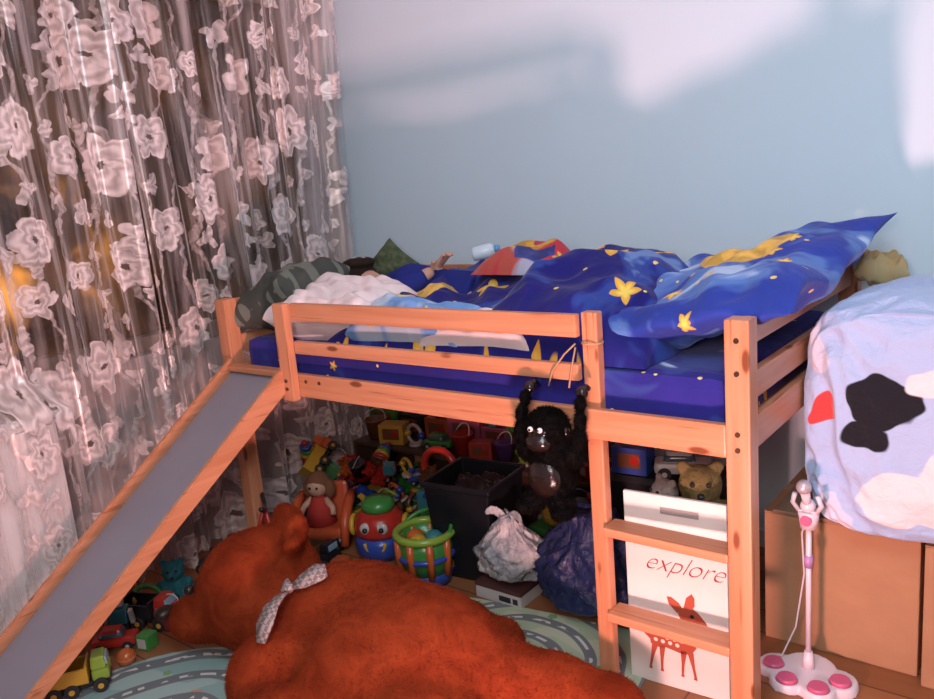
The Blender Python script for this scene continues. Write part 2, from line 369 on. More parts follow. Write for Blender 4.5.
f,q_,_=spots(nt,lw,13,.040,4,.5,.2); nt.links.new(mixc(nt,mth(nt,'MULTIPLY',f,.7),mixc(nt,noi(nt,v,8),(.04,.05,.05),(.10,.11,.09)),(.22,.24,.20)),b.inputs['Base Color']); LEAF=m
pillow('cushion','dark grey green leaf-patterned cushion leaning on the bed end',(.34,.42,.17),(.13,.22,1.115),(.05,-.45,.10),LEAF,seed=6,cat='cushion')
m,nt,b=base('green_check',.8,.1); v=vmul(nt,objco(nt),(1,1,0))
ck=node(nt,'ShaderNodeTexChecker',Vector=v,Scale=26,Color1=(.08,.11,.06,1),Color2=(.11,.14,.08,1)); nt.links.new(ck.outputs[0],b.inputs['Base Color'])
pillow('cushion','small green checked cushion standing against the wall',(.20,.22,.08),(.05,.88,1.13),(1.15,.7,.2),m,seed=8,cat='cushion')
def drape(name,label,cat,x0,x1,y0,y1,z0,h,mat,seed,nx=70,ny=50,wr=.02,edge=5,prof=None):
    def fn(u,v):
        x=x0+(x1-x0)*u; y=y0+(y1-y0)*v
        e=(1-abs(2*u-1)**edge)*(1-abs(2*v-1)**edge)
        hh=h*(prof(u,v) if prof else 1)
        n=fb((x,y),2.6,seed)*.5+fb((x,y),8,seed)*.25+(.2-abs(fb((x,y+x*.3),4,seed+9)))*.9+(.15-abs(fb((x*.6+y,y-x*.6),7,seed+4)))*.6
        z=z0+e**.6*(hh+wr*n*2)
        return (x+.015*fb((x,y),6,seed+2),y+.025*fb((x,y),5,seed+5)*e,z)
    q=MB(); q.grid(fn,nx,ny,mat)
    bd=[e for e in q.bm.edges if len(e.link_faces)==1]
    r=bmesh.ops.extrude_edge_only(q.bm,edges=bd)
    for g in r['geom']:
        if isinstance(g,bmesh.types.BMVert): g.co.z=z0-.003
    for f in q.bm.faces: f.smooth=True
    return q.obj(name,label=label,cat=cat,origin=((x0+x1)/2,(y0+y1)/2,z0),mods=[SUB])
DUV=night('duvet_print',.42,((-.42,-.10,.12,.02,.06,(.85,.55,.12)),(.0,-.34,.06,.02,.03,(.30,.36,.10)),(-.16,.06,.07,.03,.03,(.8,.5,.10))),.62,4.6,(.011,.011,.12),.84,(.03,.06,.30),rs=.32,cloudcol=(.14,.24,.52))
def pf(u,v):
    body=math.exp(-((v-.62)/.36)**2)
    return (.36+.52*sm(.35,.7,u)*math.exp(-((v-.25)/.5)**2))*(1-body*.4)+.66*body*(.95+.12*math.sin(u*5+.2))
drape('duvet','dark blue duvet with yellow stars bunched over the sleeper','duvet',.50,1.74,.035,1.0,.978,.235,DUV,3,130,100,.038,7,prof=pf)
LB=night('light_print',.9,(),.8,8,(.12,.25,.50),.9,(.45,.58,.72))
WB=plain((.78,.70,.72),.8,.12,.1,scale=7,bp=.2)
pillow('pillow','pale blue and white printed pillow squashed behind the guard rail',(.50,.20,.15),(.86,.125,1.035),(.35,.03,.03),LB,seed=12)
pillow('pillow','white pillow squashed behind the guard rail',(.44,.18,.12),(1.16,.12,1.025),(.30,-.03,.0),WB,seed=17)
drape('blanket','crumpled blanket with red, yellow and blue patches','blanket',.88,1.20,.42,.72,1.17,.085,night('bright_patch',1.0,((0,.02,.09,.03,.07,(.75,.42,.06)),(.06,-.05,.07,0,.05,(.05,.07,.3))),.9,9,(.38,.03,.05),0,(.45,.09,.07),cloudcol=(.4,.42,.55)),21,36,36,.035,3)
# sleeper
SK=plain((.55,.32,.24),.6,.06,.3); HAIR=plain((.02,.012,.008),.7,.3,.2,scale=60,bp=.6); PJ=plain((.02,.03,.20),.8,.2,.1)
def skin_obj(name,nodes,edges,mat,parent,sub=2,root=0):
    me=bpy.data.meshes.new(name); me.from_pydata([n[0] for n in nodes],edges,[]); o=bpy.data.objects.new(name,me); COL.objects.link(o)
    me.materials.append(mat); o.parent=parent
    s_=o.modifiers.new('skin','SKIN'); s_.use_smooth_shade=True
    for i,n in enumerate(nodes):
        r=n[1]; r=r if isinstance(r,tuple) else (r,r)
        me.skin_vertices[0].data[i].radius=r; me.skin_vertices[0].data[i].use_root=(i==root)
    o.modifiers.new('sub','SUBSURF').levels=sub; o.modifiers['sub'].render_levels=sub
    return o
per=Thing('person','dark-haired child asleep under the blue duvet, one arm raised','person',(.25,.52,.985))
nodes=[((.55,0,.07),.085),((.38,0,.08),.085),((.20,0,.09),(.10,.08)),((.12,0,.10),.045),((.05,0,.125),.05),((-.04,0,.145),(.075,.07)),((-.08,0,.15),.055),
 ((.22,-.12,.10),.04),((.36,-.15,.14),.034),((.43,-.06,.195),.022),
 ((.22,.12,.10),.04),((.42,.15,.07),.03),((.58,.13,.06),.024),
 ((.60,-.07,.06),.06),((.85,-.08,.06),.045),((1.1,-.08,.04),.03),((.60,.07,.06),.06),((.85,.09,.06),.045),((1.1,.08,.04),.03)]
ed=[(0,1),(1,2),(2,3),(3,4),(4,5),(5,6),(2,7),(7,8),(8,9),(2,10),(10,11),(11,12),(0,13),(13,14),(14,15),(0,16),(16,17),(17,18)]
skin_obj('body',nodes,ed,SK,per.e)
per.part(MB().sph(.088,(-.055,.0,.155),HAIR,(1,1.02,.92)).sph(.05,(-.02,.0,.215),HAIR,(1.1,1.4,.5)),'hair',mods=[REM(.006)])
per.part(MB().tube([(.14,0,.10),(.25,0,.1),(.42,0,.09),(.6,0,.08)],[.075,.115,.10,.10],PJ,16).tube([(.18,-.1,.1),(.24,-.13,.11),(.36,-.15,.14),(.41,-.09,.175)],[.05,.052,.046,.034],PJ,12),'pyjama_top','dark blue pyjama top',mods=[REM(.01),SMO(4)])
per.part(MB().sph(.014,(-.005,0,.228),SK,(1.2,.8,1)),'nose')
for y in (-.088,.088): per.part(MB().sph(.018,(-.05,y,.15),SK,(1,.4,1.2)),'ear')
hn=[((0,0,0),.018),((.02,0,.02),(.024,.014)),((.04,0,.035),(.026,.012))]
he=[(0,1),(1,2)]
for k,(dy,ln) in enumerate(((-.021,.8),(-.007,1),(.007,.95),(.021,.75))):
    a=len(hn); hn+=[((.052,dy,.045),.0075),((.068,dy*1.15,.055+.006*ln),.007),((.085*ln+.006,dy*1.2,.052),.006)]; he+=[(2,a),(a,a+1),(a+1,a+2)]
a=len(hn); hn+=[((.018,-.03,.028),.0085),((.032,-.042,.036),.007)]; he+=[(0,a),(a,a+1)]
hand=skin_obj('hand',hn,he,SK,per.e); hand.location=(.43,-.055,.195)
cup=Thing('bottle','small white and blue drinking bottle lying on the duvet','bottle',(.80,.55,1.225),(0,1.4,.5))
cup.part(MB().lathe([(.0,0),(.024,.0),(.027,.01),(.027,.07),(.018,.085)],(0,0,0),plain((.55,.7,.8),.2,.05)),'bottle_body'); cup.part(MB().cyl(.015,.013,.02,(0,0,.094),plain((.1,.3,.6),.3)),'cap')
# ================================================================= BEAR
def furm(name,c1,c2,sc=34,bs=.6,sheen=.5):
    m,nt,b=base(name,.95,.05); v=objco(nt)
    n=noi(nt,v,sc,5,.65,.8); n2=noi(nt,v,4,3)
    col=mixc(nt,ramp(nt,n,.3,.7),c1,c2); col=mixc(nt,mth(nt,'MULTIPLY',ramp(nt,n2,.5,.75),.5),col,tuple(c*.5 for c in c1))
    nt.links.new(col,b.inputs['Base Color']); b.inputs['Sheen Weight'].default_value=sheen; b.inputs['Sheen Tint'].default_value=c4(tuple(min(1,c*1.6) for c in c2)); bump(nt,b,n,bs,.02); return m
BF=furm('rust_fur',(.18,.024,.008),(.29,.045,.014),9,.3,.08)
tex=bpy.data.textures.new('fur_clumps','CLOUDS'); tex.noise_scale=.14; tex.noise_depth=1
DISP=('DISPLACE',dict(texture=tex,strength=.010,mid_level=.5,texture_coords='LOCAL'))
bear=Thing('teddy_bear','huge rust-orange plush teddy bear lying on the floor','plush toy',(.9,-.4,.004))
q=MB()
def W(r,p,sc=(1,1,1),rot=(0,0,0)): q.sph(r,(p[0]-.9,p[1]+.4,p[2]),BF,sc,rot,28)
W(.215,(.50,-.37,.21),(1,1.0,.97)); W(.105,(.36,-.51,.14),(1.2,1,.85),(0,0,.8))
W(.080,(.48,-.20,.39),(1,.55,1.0),(.4,0,0)); W(.080,(.66,-.33,.42),(.55,1,1),(0,.3,.5))
W(.14,(.72,-.40,.16),(1,1,1)); W(.24,(.98,-.40,.20),(1.15,1.05,.88)); W(.27,(1.20,-.44,.19),(1.2,1.05,.80))
W(.11,(.95,-.12,.11)); W(.095,(1.12,-.06,.09)); W(.085,(1.25,-.05,.07))
W(.13,(.90,-.66,.18)); W(.115,(1.05,-.78,.14)); W(.11,(1.22,-.84,.11))
W(.16,(1.40,-.34,.15),(1.3,1,.9)); W(.13,(1.58,-.26,.12),(1.4,1,.9)); W(.10,(1.72,-.20,.095),(1,1,1))
W(.17,(1.42,-.62,.16),(1.3,1,.9)); W(.15,(1.65,-.70,.14),(1.3,1,.9)); W(.13,(1.85,-.74,.125))
bb_=bear.part(q,'body',mods=[REM(.016),SMO(18,.8),DISP])
bb_.modifiers.new('fur','PARTICLE_SYSTEM'); ps=bb_.particle_systems[0].settings
ps.type='HAIR'; ps.count=60000; ps.hair_length=.003; ps.use_advanced_hair=True; ps.brownian_factor=.001; ps.factor_random=.001; ps.tangent_factor=.001; ps.root_radius=.14; ps.tip_radius=.05; ps.radius_scale=.011; ps.hair_step=2; ps.use_modifier_stack=True; ps.material=1; ps.child_type='NONE'
bear.part(MB().sph(.030,(-.63,-.20,.17),plain((.03,.015,.01),.4),(1,1.2,.8)),'nose')
for p in ((-.58,-.075,.285),(-.455,-.20,.30)): bear.part(MB().sph(.016,p,plain((.01,.01,.01),.1)),'eye')
m,nt,b=base('grey_check_ribbon',.6,.2); v=objco(nt)
ck=node(nt,'ShaderNodeTexChecker',Vector=v,Scale=80,Color1=(.36,.30,.29,1),Color2=(.17,.14,.14,1)); nt.links.new(ck.outputs[0],b.inputs['Base Color'])
RB=m
def ribbon(q,pts,w,nrm,mat):
    pts=[Vector(p) for p in pts]; nrm=Vector(nrm); k=q.mi(mat); prev=None
    for i,p in enumerate(pts):
        t=(pts[min(i+1,len(pts)-1)]-pts[max(i-1,0)]).normalized(); s_=t.cross(nrm).normalized()*(w[i] if isinstance(w,(list,tuple)) else w)/2
        cur=[q.bm.verts.new(p+s_),q.bm.verts.new(p-s_)]
        if prev: f=q.bm.faces.new((prev[0],prev[1],cur[1],cur[0])); f.material_index=k; f.smooth=True
        prev=cur
bx=MB()
ribbon(bx,[(-.01,-.135,.398),(.012,-.115,.412),(.04,-.08,.430),(.055,-.06,.432)],[.020,.045,.06,.04],(.2,-.7,.8),RB)
ribbon(bx,[(-.01,-.145,.398),(-.035,-.145,.402),(-.055,-.14,.392)],[.018,.04,.03],(.2,-.7,.8),RB)
ribbon(bx,[(-.01,-.160,.396),(.0,-.195,.400),(.012,-.235,.392),(.03,-.275,.365),(.042,-.305,.325)],[.020,.038,.05,.058,.03],(0,-.7,.8),RB)
bx.sph(.015,(-.01,-.150,.400),RB)
bear.part(bx,'scarf','small grey checked scarf knotted at the neck',mods=[('SOLIDIFY',dict(thickness=.006))])
# ================================================================= GORILLA
BK=furm('black_fur',(.003,.0025,.0025),(.010,.008,.008),60,1,.03); LEA=plain((.012,.008,.007),.18,.2,.6,scale=30,bp=.2)
go=Thing('plush_gorilla','black plush gorilla hanging by its hands from the guard rail','plush toy',(1.525,-.115,.588),scale=.92)
q=MB()
for r,p,sc in ((.070,(0,0,.105),(1,.85,1.1)),(.066,(0,.0,.175),(1.1,.85,1)),(.068,(0,-.01,.262),(1.02,.95,1.02)),(.032,(-.080,0,.195),(1,1,1.3)),(.032,(.080,0,.195),(1,1,1.3)),
    (.023,(-.098,.0,.245),(1,1,1.5)),(.023,(.098,0,.245),(1,1,1.5)),(.018,(-.100,.01,.295),(1,1,1.7)),(.018,(.100,.01,.295),(1,1,1.7)),(.016,(-.094,.025,.340),(1,1,1.6)),(.016,(.094,.025,.340),(1,1,1.6)),
    (.038,(-.05,-.03,.045),(1,1.1,1)),(.038,(.05,-.03,.045),(1,1.1,1)),(.032,(-.060,-.05,.035),(1,1.2,.8)),(.032,(.060,-.05,.035),(1,1.2,.8))): q.sph(r,p,BK,sc)
gb=go.part(q,'body',mods=[REM(.006),SMO(2),('DISPLACE',dict(texture=tex,strength=.006,mid_level=.5,texture_coords='LOCAL'))])
gb.modifiers.new('fur','PARTICLE_SYSTEM'); ps=gb.particle_systems[0].settings
ps.type='HAIR'; ps.count=12000; ps.hair_length=.004; ps.use_advanced_hair=True; ps.brownian_factor=.002; ps.root_radius=.12; ps.tip_radius=.03; ps.radius_scale=.012; ps.hair_step=2; ps.use_modifier_stack=True; ps.material=1
go.part(MB().sph(.052,(0,-.040,.125),LEA,(1.05,.55,1.2)),'chest','shiny black leather chest')
go.part(MB().sph(.036,(0,-.058,.240),LEA,(1.15,.8,.8)).sph(.030,(0,-.056,.270),LEA,(1.3,.6,.6)),'muzzle','shiny black face',mods=[REM(.005)])
for x in (-.066,.066): go.part(MB().sph(.016,(x,-.01,.265),LEA,(.5,.8,1)),'ear')
for x in (-.016,.016):
    e_=go.part(MB().sph(.008,(x,-.073,.282),plain((.9,.88,.85),.2)),'eye','white round eye'); go.part(MB().sph(.004,(x*.9,-.080,.282),plain((.01,.01,.01),.1)),'pupil',parent=e_)
for x in (-.090,.090): go.part(MB().sph(.018,(x,.045,.368),LEA,(1,.9,1.1)).tube([(x,.05,.372),(x,.072,.380),(x,.082,.372)],.009,LEA),'hand','black shiny hand')
st=MB(); RP=plain((.45,.27,.14),.8)
st.tube([(1.573,-.035,1.05),(1.54,-.040,1.02),(1.50,-.042,.97),(1.49,-.05,.93)],.0025,RP,6).tube([(1.573,-.035,1.04),(1.56,-.041,.98),(1.555,-.05,.93)],.0025,RP,6).ring(.028,.003,(1.598,.014,1.045),RP,seg=16)
st.obj('string',label='thin tan string tied round the ladder post',cat='string',origin=(1.598,.014,1.045))
# ================================================================= TOYS
RED=(.44,.03,.02);BLU=(.03,.07,.34);YEL=(.58,.34,.04);GRN=(.05,.24,.05);ORG=(.55,.12,.03);WHT=(.52,.48,.47);TEAL=(.04,.20,.24);PNK=(.46,.10,.18);PUR=(.14,.05,.22);BRN=(.18,.07,.03);BLA=(.02,.02,.025);LIM=(.25,.38,.05)
CN={RED:'red',BLU:'blue',YEL:'yellow',GRN:'green',ORG:'orange',WHT:'white',TEAL:'teal',PNK:'pink',PUR:'purple',BRN:'brown',BLA:'black',LIM:'lime'}
SHADE_K=1.0
def pl(c,r=.28): return plain(tuple(round(x*SHADE_K,4) for x in c),r,.08,.5)
def wheel(t,x,y,r,w,c=BLA,hub=YEL):
    o=t.part(MB().cyl(r,r,w,(x,y,r),pl(c,.6),(pi/2,0,0),20),'wheel'); 
    t.part(MB().cyl(r*.45,r*.4,w*1.15,(x,y,r),pl(hub),(pi/2,0,0),14),'hub',parent=o)
def truck(loc,rz,s,c1,c2,lb):
    t=Thing('toy_truck',lb,'toy',loc,(0,0,rz),scale=s)
    t.part(MB().bb((-.10,-.035,.022),(.10,.035,.038),pl(BLA)),'chassis')
    t.part(MB().bb((.045,-.042,.038),(.10,.042,.075),pl(c1),.008).box((.05,.076,.045),(.068,0,.097),pl(c1),bev=.008,taper=.85),'cab')
    t.part(MB().box((.006,.06,.028),(.0935,0,.098),pl((.3,.45,.55),.1),(0,-.12,0)),'windshield')
    t.part(MB().bb((-.105,-.048,.04),(.035,.048,.048),pl(c2)).bb((-.105,-.048,.04),(-.097,.048,.10),pl(c2)).bb((.027,-.048,.04),(.035,.048,.105),pl(c2)).bb((-.105,-.048,.04),(.035,-.041,.095),pl(c2)).bb((-.105,.041,.04),(.035,.048,.095),pl(c2)),'dump_bed')
    for x in (-.075,-.02,.07):
        for y in (-.045,.045): wheel(t,x,y,.024,.02)
def car(loc,rz,s,c,lb):
    t=Thing('toy_car',lb,'toy',loc,(0,0,rz),scale=s)
    t.part(MB().box((.15,.07,.032),(0,0,.032),pl(c),bev=.012).box((.085,.062,.032),(-.008,0,.062),pl(c),bev=.01,taper=.75),'body')
    t.part(MB().box((.088,.058,.02),(-.008,0,.060),pl((.08,.12,.15),.1),bev=.004,taper=.82).box((.07,.066,.018),(-.008,0,.060),pl((.08,.12,.15),.1),bev=.004,taper=.82),'windows',mods=[REM(.004)])
    for x in (-.047,.047):
        for y in (-.033,.033): wheel(t,x,y,.018,.014,BLA,WHT)
def ball(loc,rz,s,c,lb):
    m_=pl(c); o=MB().sph(.05*s,(0,0,.05*s),m_).ring(.0502*s,.0012*s,(0,0,.05*s),pl(WHT)).obj('ball',label=lb,cat='toy'); o.location=loc
def rings(loc,rz,s,c,lb):
    t=Thing('stacking_rings',lb,'toy',loc,(0,0,rz),scale=s)
    t.part(MB().cyl(.05,.045,.015,(0,0,.0075),pl(c)).cyl(.008,.008,.12,(0,0,.06),pl(WHT)),'stand')
    for i,cc in enumerate((RED,YEL,GRN,BLU)): t.part(MB().ring(.035-.005*i,.013,(0,0,.029+i*.024),pl(cc)),'ring')
    t.part(MB().sph(.016,(0,0,.125),pl(RED)),'knob')
def doll(loc,rz,s,c,lb,hair=BRN):
    t=Thing('doll',lb,'toy',loc,(0,0,rz),scale=s)
    t.part(MB().tube([(0,0,.0),(0,0,.04),(0,0,.075),(0,0,.085)],[.045,.036,.024,.012],pl(c,.8),16),'dress')
    sk=plain((.55,.31,.22),.5); t.part(MB().sph(.032,(0,0,.112),sk).cyl(.01,.01,.03,(0,0,.085),sk),'head')
    t.part(MB().sph(.035,(0,.006,.118),pl(hair,.9),(1,1,1)).sph(.018,(-.032,.008,.10),pl(hair,.9),(1,1,1.6)).sph(.018,(.032,.008,.10),pl(hair,.9),(1,1,1.6)),'hair',mods=[REM(.005)])
    for sx in (-1,1):
        t.part(MB().tube([(.02*sx,0,.072),(.045*sx,-.012,.05),(.05*sx,-.025,.035)],[.011,.009,.008],sk,8),'arm'); t.part(MB().sph(.004,(.011*sx,-.031,.115),pl(BLA)),'eye')
def plushy(loc,rz,s,c,lb,name='plush_animal'):
    t=Thing(name,lb,'plush toy',loc,(0,0,rz),scale=s); f=furm('fur_'+CN.get(c,'grey'),tuple(a*.6*SHADE_K for a in c),tuple(a*SHADE_K for a in c),50,.6,.1)
    q=MB()
    for r,p,sc in ((.04,(0,0,.042),(1,.9,1)),(.034,(0,-.005,.10),(1.1,1,1)),(.013,(-.028,0,.13),(1,.6,1)),(.013,(.028,0,.13),(1,.6,1)),(.015,(-.042,-.01,.055),(1,1,1.5)),(.015,(.042,-.01,.055),(1,1,1.5)),(.018,(-.026,-.035,.018),(1,1.4,1)),(.018,(.026,-.035,.018),(1,1.4,1)),(.016,(0,-.034,.092),(1.2,1,.9))): q.sph(r,p,f,sc,seg=14)
    t.part(q,'body',mods=[REM(.0055),SMO(4)])
    for sx in (-1,1): t.part(MB().sph(.0045,(.013*sx,-.036,.11),pl(BLA,.1)),'eye')
    t.part(MB().sph(.006,(0,-.05,.095),pl(BLA,.2)),'nose')
def block(loc,rz,s,c,lb):
    o=MB().box((.06*s,.06*s,.06*s),(0,0,.03*s),pl(c),bev=.005).box((.04*s,.062*s,.04*s),(0,0,.03*s),pl(WHT),bev=.001).obj('toy_block',label=lb,cat='toy'); o.location=loc; o.rotation_euler=(0,0,rz)
def pail(loc,rz,s,c,lb):
    t=Thing('toy_pail',lb,'toy',loc,(0,0,rz),scale=s)
    t.part(MB().lathe([(.0,.002),(.035,.0),(.05,.085),(.054,.088),(.054,.093),(.047,.093),(.033,.006),(0,.006)],(0,0,0),pl(c)),'tub'); t.part(MB().ring(.051,.003,(0,0,.09),pl(WHT),(pi/2-.5,0,0),18,0,pi),'handle')
def cartonbox(loc,rz,s,c,lb):
    t=Thing('toy_box',lb,'box',loc,(0,0,rz),scale=s)
    t.part(MB().box((.12,.08,.09),(0,0,.045),pl(c,.5),bev=.002),'body'); t.part(MB().box((.08,.003,.05),(.0,-.0405,.048),pl(BRN if c!=BRN else BLU,.4),bev=.001).sph(.02,(.02,-.0405,.05),pl(RED),(1,.15,1)),'picture_panel')
def robot(loc,rz,s,c,lb):
    t=Thing('toy_robot',lb,'toy',loc,(0,0,rz),scale=s)
    t.part(MB().box((.06,.04,.06),(0,0,.075),pl(c),bev=.006,taper=1.15),'torso'); t.part(MB().box((.04,.035,.035),(0,0,.128),pl(WHT),bev=.006).cyl(.002,.002,.02,(0,0,.15),pl(BLA)),'head')
    for sx in (-1,1):
        t.part(MB().box((.02,.03,.045),(.018*sx,0,.0225),pl(BLA),bev=.004),'leg'); t.part(MB().box((.016,.02,.06),(.045*sx,-.01,.07),pl(WHT),(.3,0,0),.004),'arm'); t.part(MB().sph(.006,(.01*sx,-.018,.132),pl(YEL)),'eye')
def hoop(loc,rz,s,c,lb):
    t=Thing('toy_rattle',lb,'toy',loc,(0,0,rz),scale=s)
    t.part(MB().ring(.045,.009,(0,0,.055),pl(c),(pi/2,0,0),20),'hoop'); t.part(MB().sph(.018,(-.045,0,.055),pl(YEL)),'bead'); t.part(MB().sph(.018,(.045,0,.055),pl(BLU)),'bead'); t.part(MB().cyl(.03,.03,.012,(0,0,.006),pl(WHT)),'base')
sh=Thing('shelf_unit','low wooden shelf unit full of toys under the bed','shelf',(.54,.885,0))
SW=plain((.06,.035,.022),.5,.2)
for x in (-.72,-.25,.24,.72): sh.part(MB().bb((x-.01,-.14,0),(x+.01,.14,.28),SW),'side_panel')
for z in (.02,.28): sh.part(MB().bb((-.73,-.14,z),(.73,.14,z+.018),SW),'shelf_board')
sh.part(MB().bb((-.73,.13,.038),(.73,.14,.28),SW,0),'back_panel')
kinds=[(truck,'toy truck',.105),(car,'toy car',.08),(ball,'ball',.055),(rings,'stacking ring toy',.055),(doll,'doll',.055),(plushy,'plush animal',.055),(block,'toy block',.04),(pail,'sand pail',.055),(cartonbox,'toy box',.065),(robot,'toy robot',.05),(hoop,'hoop rattle',.055)]
cols=[RED,BLU,GRN,ORG,WHT,TEAL,PNK,PUR,LIM,BRN,BLA,BLU,GRN,BLA,BRN,YEL]
R=random.Random(11)
def one(k,x,y,z,s,where,rz=0):
    c=R.choice(cols); lb='small %s %s %s'%(CN[c],k[1],where)
    if k[0] is truck: truck((x,y,z),rz*.4,s,c,R.choice(cols),lb)
    else: k[0]((x,y,z),rz,s,c,lb)
def row(x0,x1,y,z,where,sc=(1.0,1.35),yj=.01,skip=()):
    x=x0
    while x<x1:
        k=R.choice(kinds); s=R.uniform(*sc); w_=k[2]*s
        if x+2*w_>x1+.03: k=kinds[6]; w_=.04*s
        cx=x+w_
        if not any(a<cx<b_ for a,b_ in skip): one(k,cx,y+R.uniform(-yj,yj),z,s,where,R.uniform(-.5,.5))
        x+=2*w_+.006
def stack(xs,y,z,s,where):
    for x in xs:
        c=R.choice(cols); ss=s*R.uniform(.9,1.12); cartonbox((x,y,z),R.uniform(-.1,.1),ss,c,'small %s toy box %s'%(CN[c],where))
        k=R.choice([kinds[1],kinds[2],kinds[3],kinds[4],kinds[5],kinds[10],kinds[9],kinds[7]]); one(k,x,y,z+.0905*ss,R.uniform(.9,1.2),'on a toy box',R.uniform(-.6,.6))
SHADE_K=.62  # toy colours darkened towards the back, painting in the under-bed shade
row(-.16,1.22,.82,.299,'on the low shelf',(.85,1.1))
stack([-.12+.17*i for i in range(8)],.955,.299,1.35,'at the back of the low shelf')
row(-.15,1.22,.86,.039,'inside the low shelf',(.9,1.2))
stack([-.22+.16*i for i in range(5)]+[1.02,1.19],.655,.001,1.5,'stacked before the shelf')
SHADE_K=.78
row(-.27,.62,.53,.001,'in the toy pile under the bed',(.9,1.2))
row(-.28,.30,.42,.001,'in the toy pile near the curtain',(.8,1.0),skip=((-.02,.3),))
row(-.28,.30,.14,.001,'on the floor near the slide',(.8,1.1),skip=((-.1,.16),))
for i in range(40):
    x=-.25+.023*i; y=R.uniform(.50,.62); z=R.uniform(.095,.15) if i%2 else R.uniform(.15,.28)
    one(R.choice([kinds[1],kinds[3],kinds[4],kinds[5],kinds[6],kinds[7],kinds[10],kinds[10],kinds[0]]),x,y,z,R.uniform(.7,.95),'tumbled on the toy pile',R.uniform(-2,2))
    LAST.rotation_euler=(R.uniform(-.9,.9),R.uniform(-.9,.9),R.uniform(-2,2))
SHADE_K=1.0
# hero toys
t=Thing('activity_toy','round blue and red activity toy with a smiling dial','toy',(.36,.34,0),(0,0,.5),scale=1.22)
t.part(MB().lathe([(0,0),(.07,0),(.088,.03),(.09,.06),(.08,.085),(0,.088)],(0,0,0),pl(BLU)),'base')
t.part(MB().lathe([(.082,.085),(.088,.10),(.082,.14),(.06,.165),(0,.17)],(0,0,0),pl(RED)),'dome'); t.part(MB().lathe([(.055,.165),(.058,.185),(.045,.205),(0,.212)],(0,0,0),pl(GRN)),'cap')
for sx in (-1,1):
    e_=t.part(MB().sph(.021,(.028*sx,-.075,.125),pl(WHT,.2),(1,.5,1)),'eye'); t.part(MB().sph(.009,(.028*sx,-.085,.123),pl(BLA,.1)),'pupil',parent=e_); t.part(MB().ring(.03,.009,(.092*sx,0,.11),pl(YEL),(0,pi/2,0),16),'side_handle')
t.part(MB().ring(.035,.006,(0,-.080,.075),pl(YEL),(pi/2,0,0),14,pi,2*pi),'mouth')
t=Thing('toy_basket','green and orange plastic toy tub with blue bottom band','basket',(.68,.26,0),scale=1.12)
t.part(MB().lathe([(0,0),(.080,0),(.090,.045),(.085,.05),(0,.05)],(0,0,0),pl(BLU)),'bottom')
t.part(MB().lathe([(.086,.045),(.094,.12),(.094,.175),(.086,.175),(.084,.12),(.075,.05)],(0,0,0),pl(GRN)),'tub_wall')
for i in range(9):
    a=2*pi*i/9; t.part(MB().tube([(.088*math.cos(a),.088*math.sin(a),.045),(.098*math.cos(a),.098*math.sin(a),.12),(.096*math.cos(a),.096*math.sin(a),.17)],.013,pl(ORG),8),'rib')
t.part(MB().ring(.097,.014,(0,0,.18),pl(LIM)),'rim'); t.part(MB().ring(.094,.010,(0,0,.105),pl(BLU)),'hoop')
t.part(MB().ring(.10,.007,(0,0,.18),pl(GRN),(.5,0,0),20,0,pi),'handle')
for x,y,c in ((.03,.02,TEAL),(-.04,-.01,ORG),(.0,-.04,YEL)): ball((.68+x,.26+y,.13),0,.75,c,'small %s ball inside the plastic tub'%CN[c])
t=Thing('toy_armchair','orange plastic toddler armchair with curved arms','chair',(.06,.30,0),(0,0,.55))
OR=pl((.55,.09,.03),.35)
t.part(MB().box((.20,.18,.05),(0,0,.075),OR,bev=.02),'seat'); t.part(MB().box((.21,.035,.17),(0,.085,.165),OR,(-.2,0,0),.017,.85),'backrest')
for sx in (-1,1):
    t.part(MB().tube([(.11*sx,.08,.20),(.115*sx,.0,.185),(.115*sx,-.08,.13),(.11*sx,-.10,.03)],[.02,.022,.022,.018],OR,12),'arm')
    for y in (-.07,.07): t.part(MB().cyl(.016,.02,.06,(.08*sx,y,.03),pl(BLA)),'leg')
doll((.055,.29,.10),.4,1.5,RED,'brown-haired doll in a red dress sitting in the armchair')
truck((.42,.44,.001),.5,1.3,GRN,GRN,'green toy dump truck behind the activity toy')
t=Thing('toy_toolbox','teal toy toolbox with a tall red arch handle','toy',(.52,.565,.141),(0,0,.1),scale=1.35)
t.part(MB().box((.14,.09,.07),(0,0,.035),pl(TEAL),bev=.008),'box'); t.part(MB().ring(.058,.012,(0,0,.14),pl(RED),(pi/2,0,0),20,0,pi).cyl(.012,.012,.09,(-.058,0,.10),pl(RED)).cyl(.012,.012,.09,(.058,0,.10),pl(RED)),'handle',mods=[REM(.005)])
# bin
BM=plain((.008,.009,.013),.4,.2,.4)
t=Thing('storage_bin','black square plastic storage bin with folded rim under the bed','bin',(.80,.44,0),(0,0,.12))
q=MB(); q.lathe([(0,0),(.155,0),(.165,.02),(.20,.37),(.215,.375),(.215,.395),(.195,.395),(.16,.03),(0,.03)],(0,0,0),BM,(0,0,pi/4),4)
for f in q.bm.faces: f.smooth=False
t.part(q,'body',mods=[('BEVEL',dict(width=.010,segments=3))])
q=MB(); q.grid(lambda u,v:(.13*(2*u-1),.13*(2*v-1),.36+.05*fb((u,v),4,3)+.03*fb((u,v),9,5)-.07*((2*u-1)**4+(2*v-1)**4)),24,24,plain((.015,.015,.02),.3,.2,.6)); t.part(q,'liner','black plastic bin liner')
t=Thing('shoe_box','small flat white cardboard box under the plastic bag','box',(1.02,.32,0),(0,0,.0))
t.part(MB().box((.20,.14,.05),(0,0,.025),pl(WHT,.6),bev=.002),'body'); t.part(MB().box((.204,.144,.016),(0,0,.054),pl((.08,.03,.03),.5),bev=.002),'lid','dark box lid')
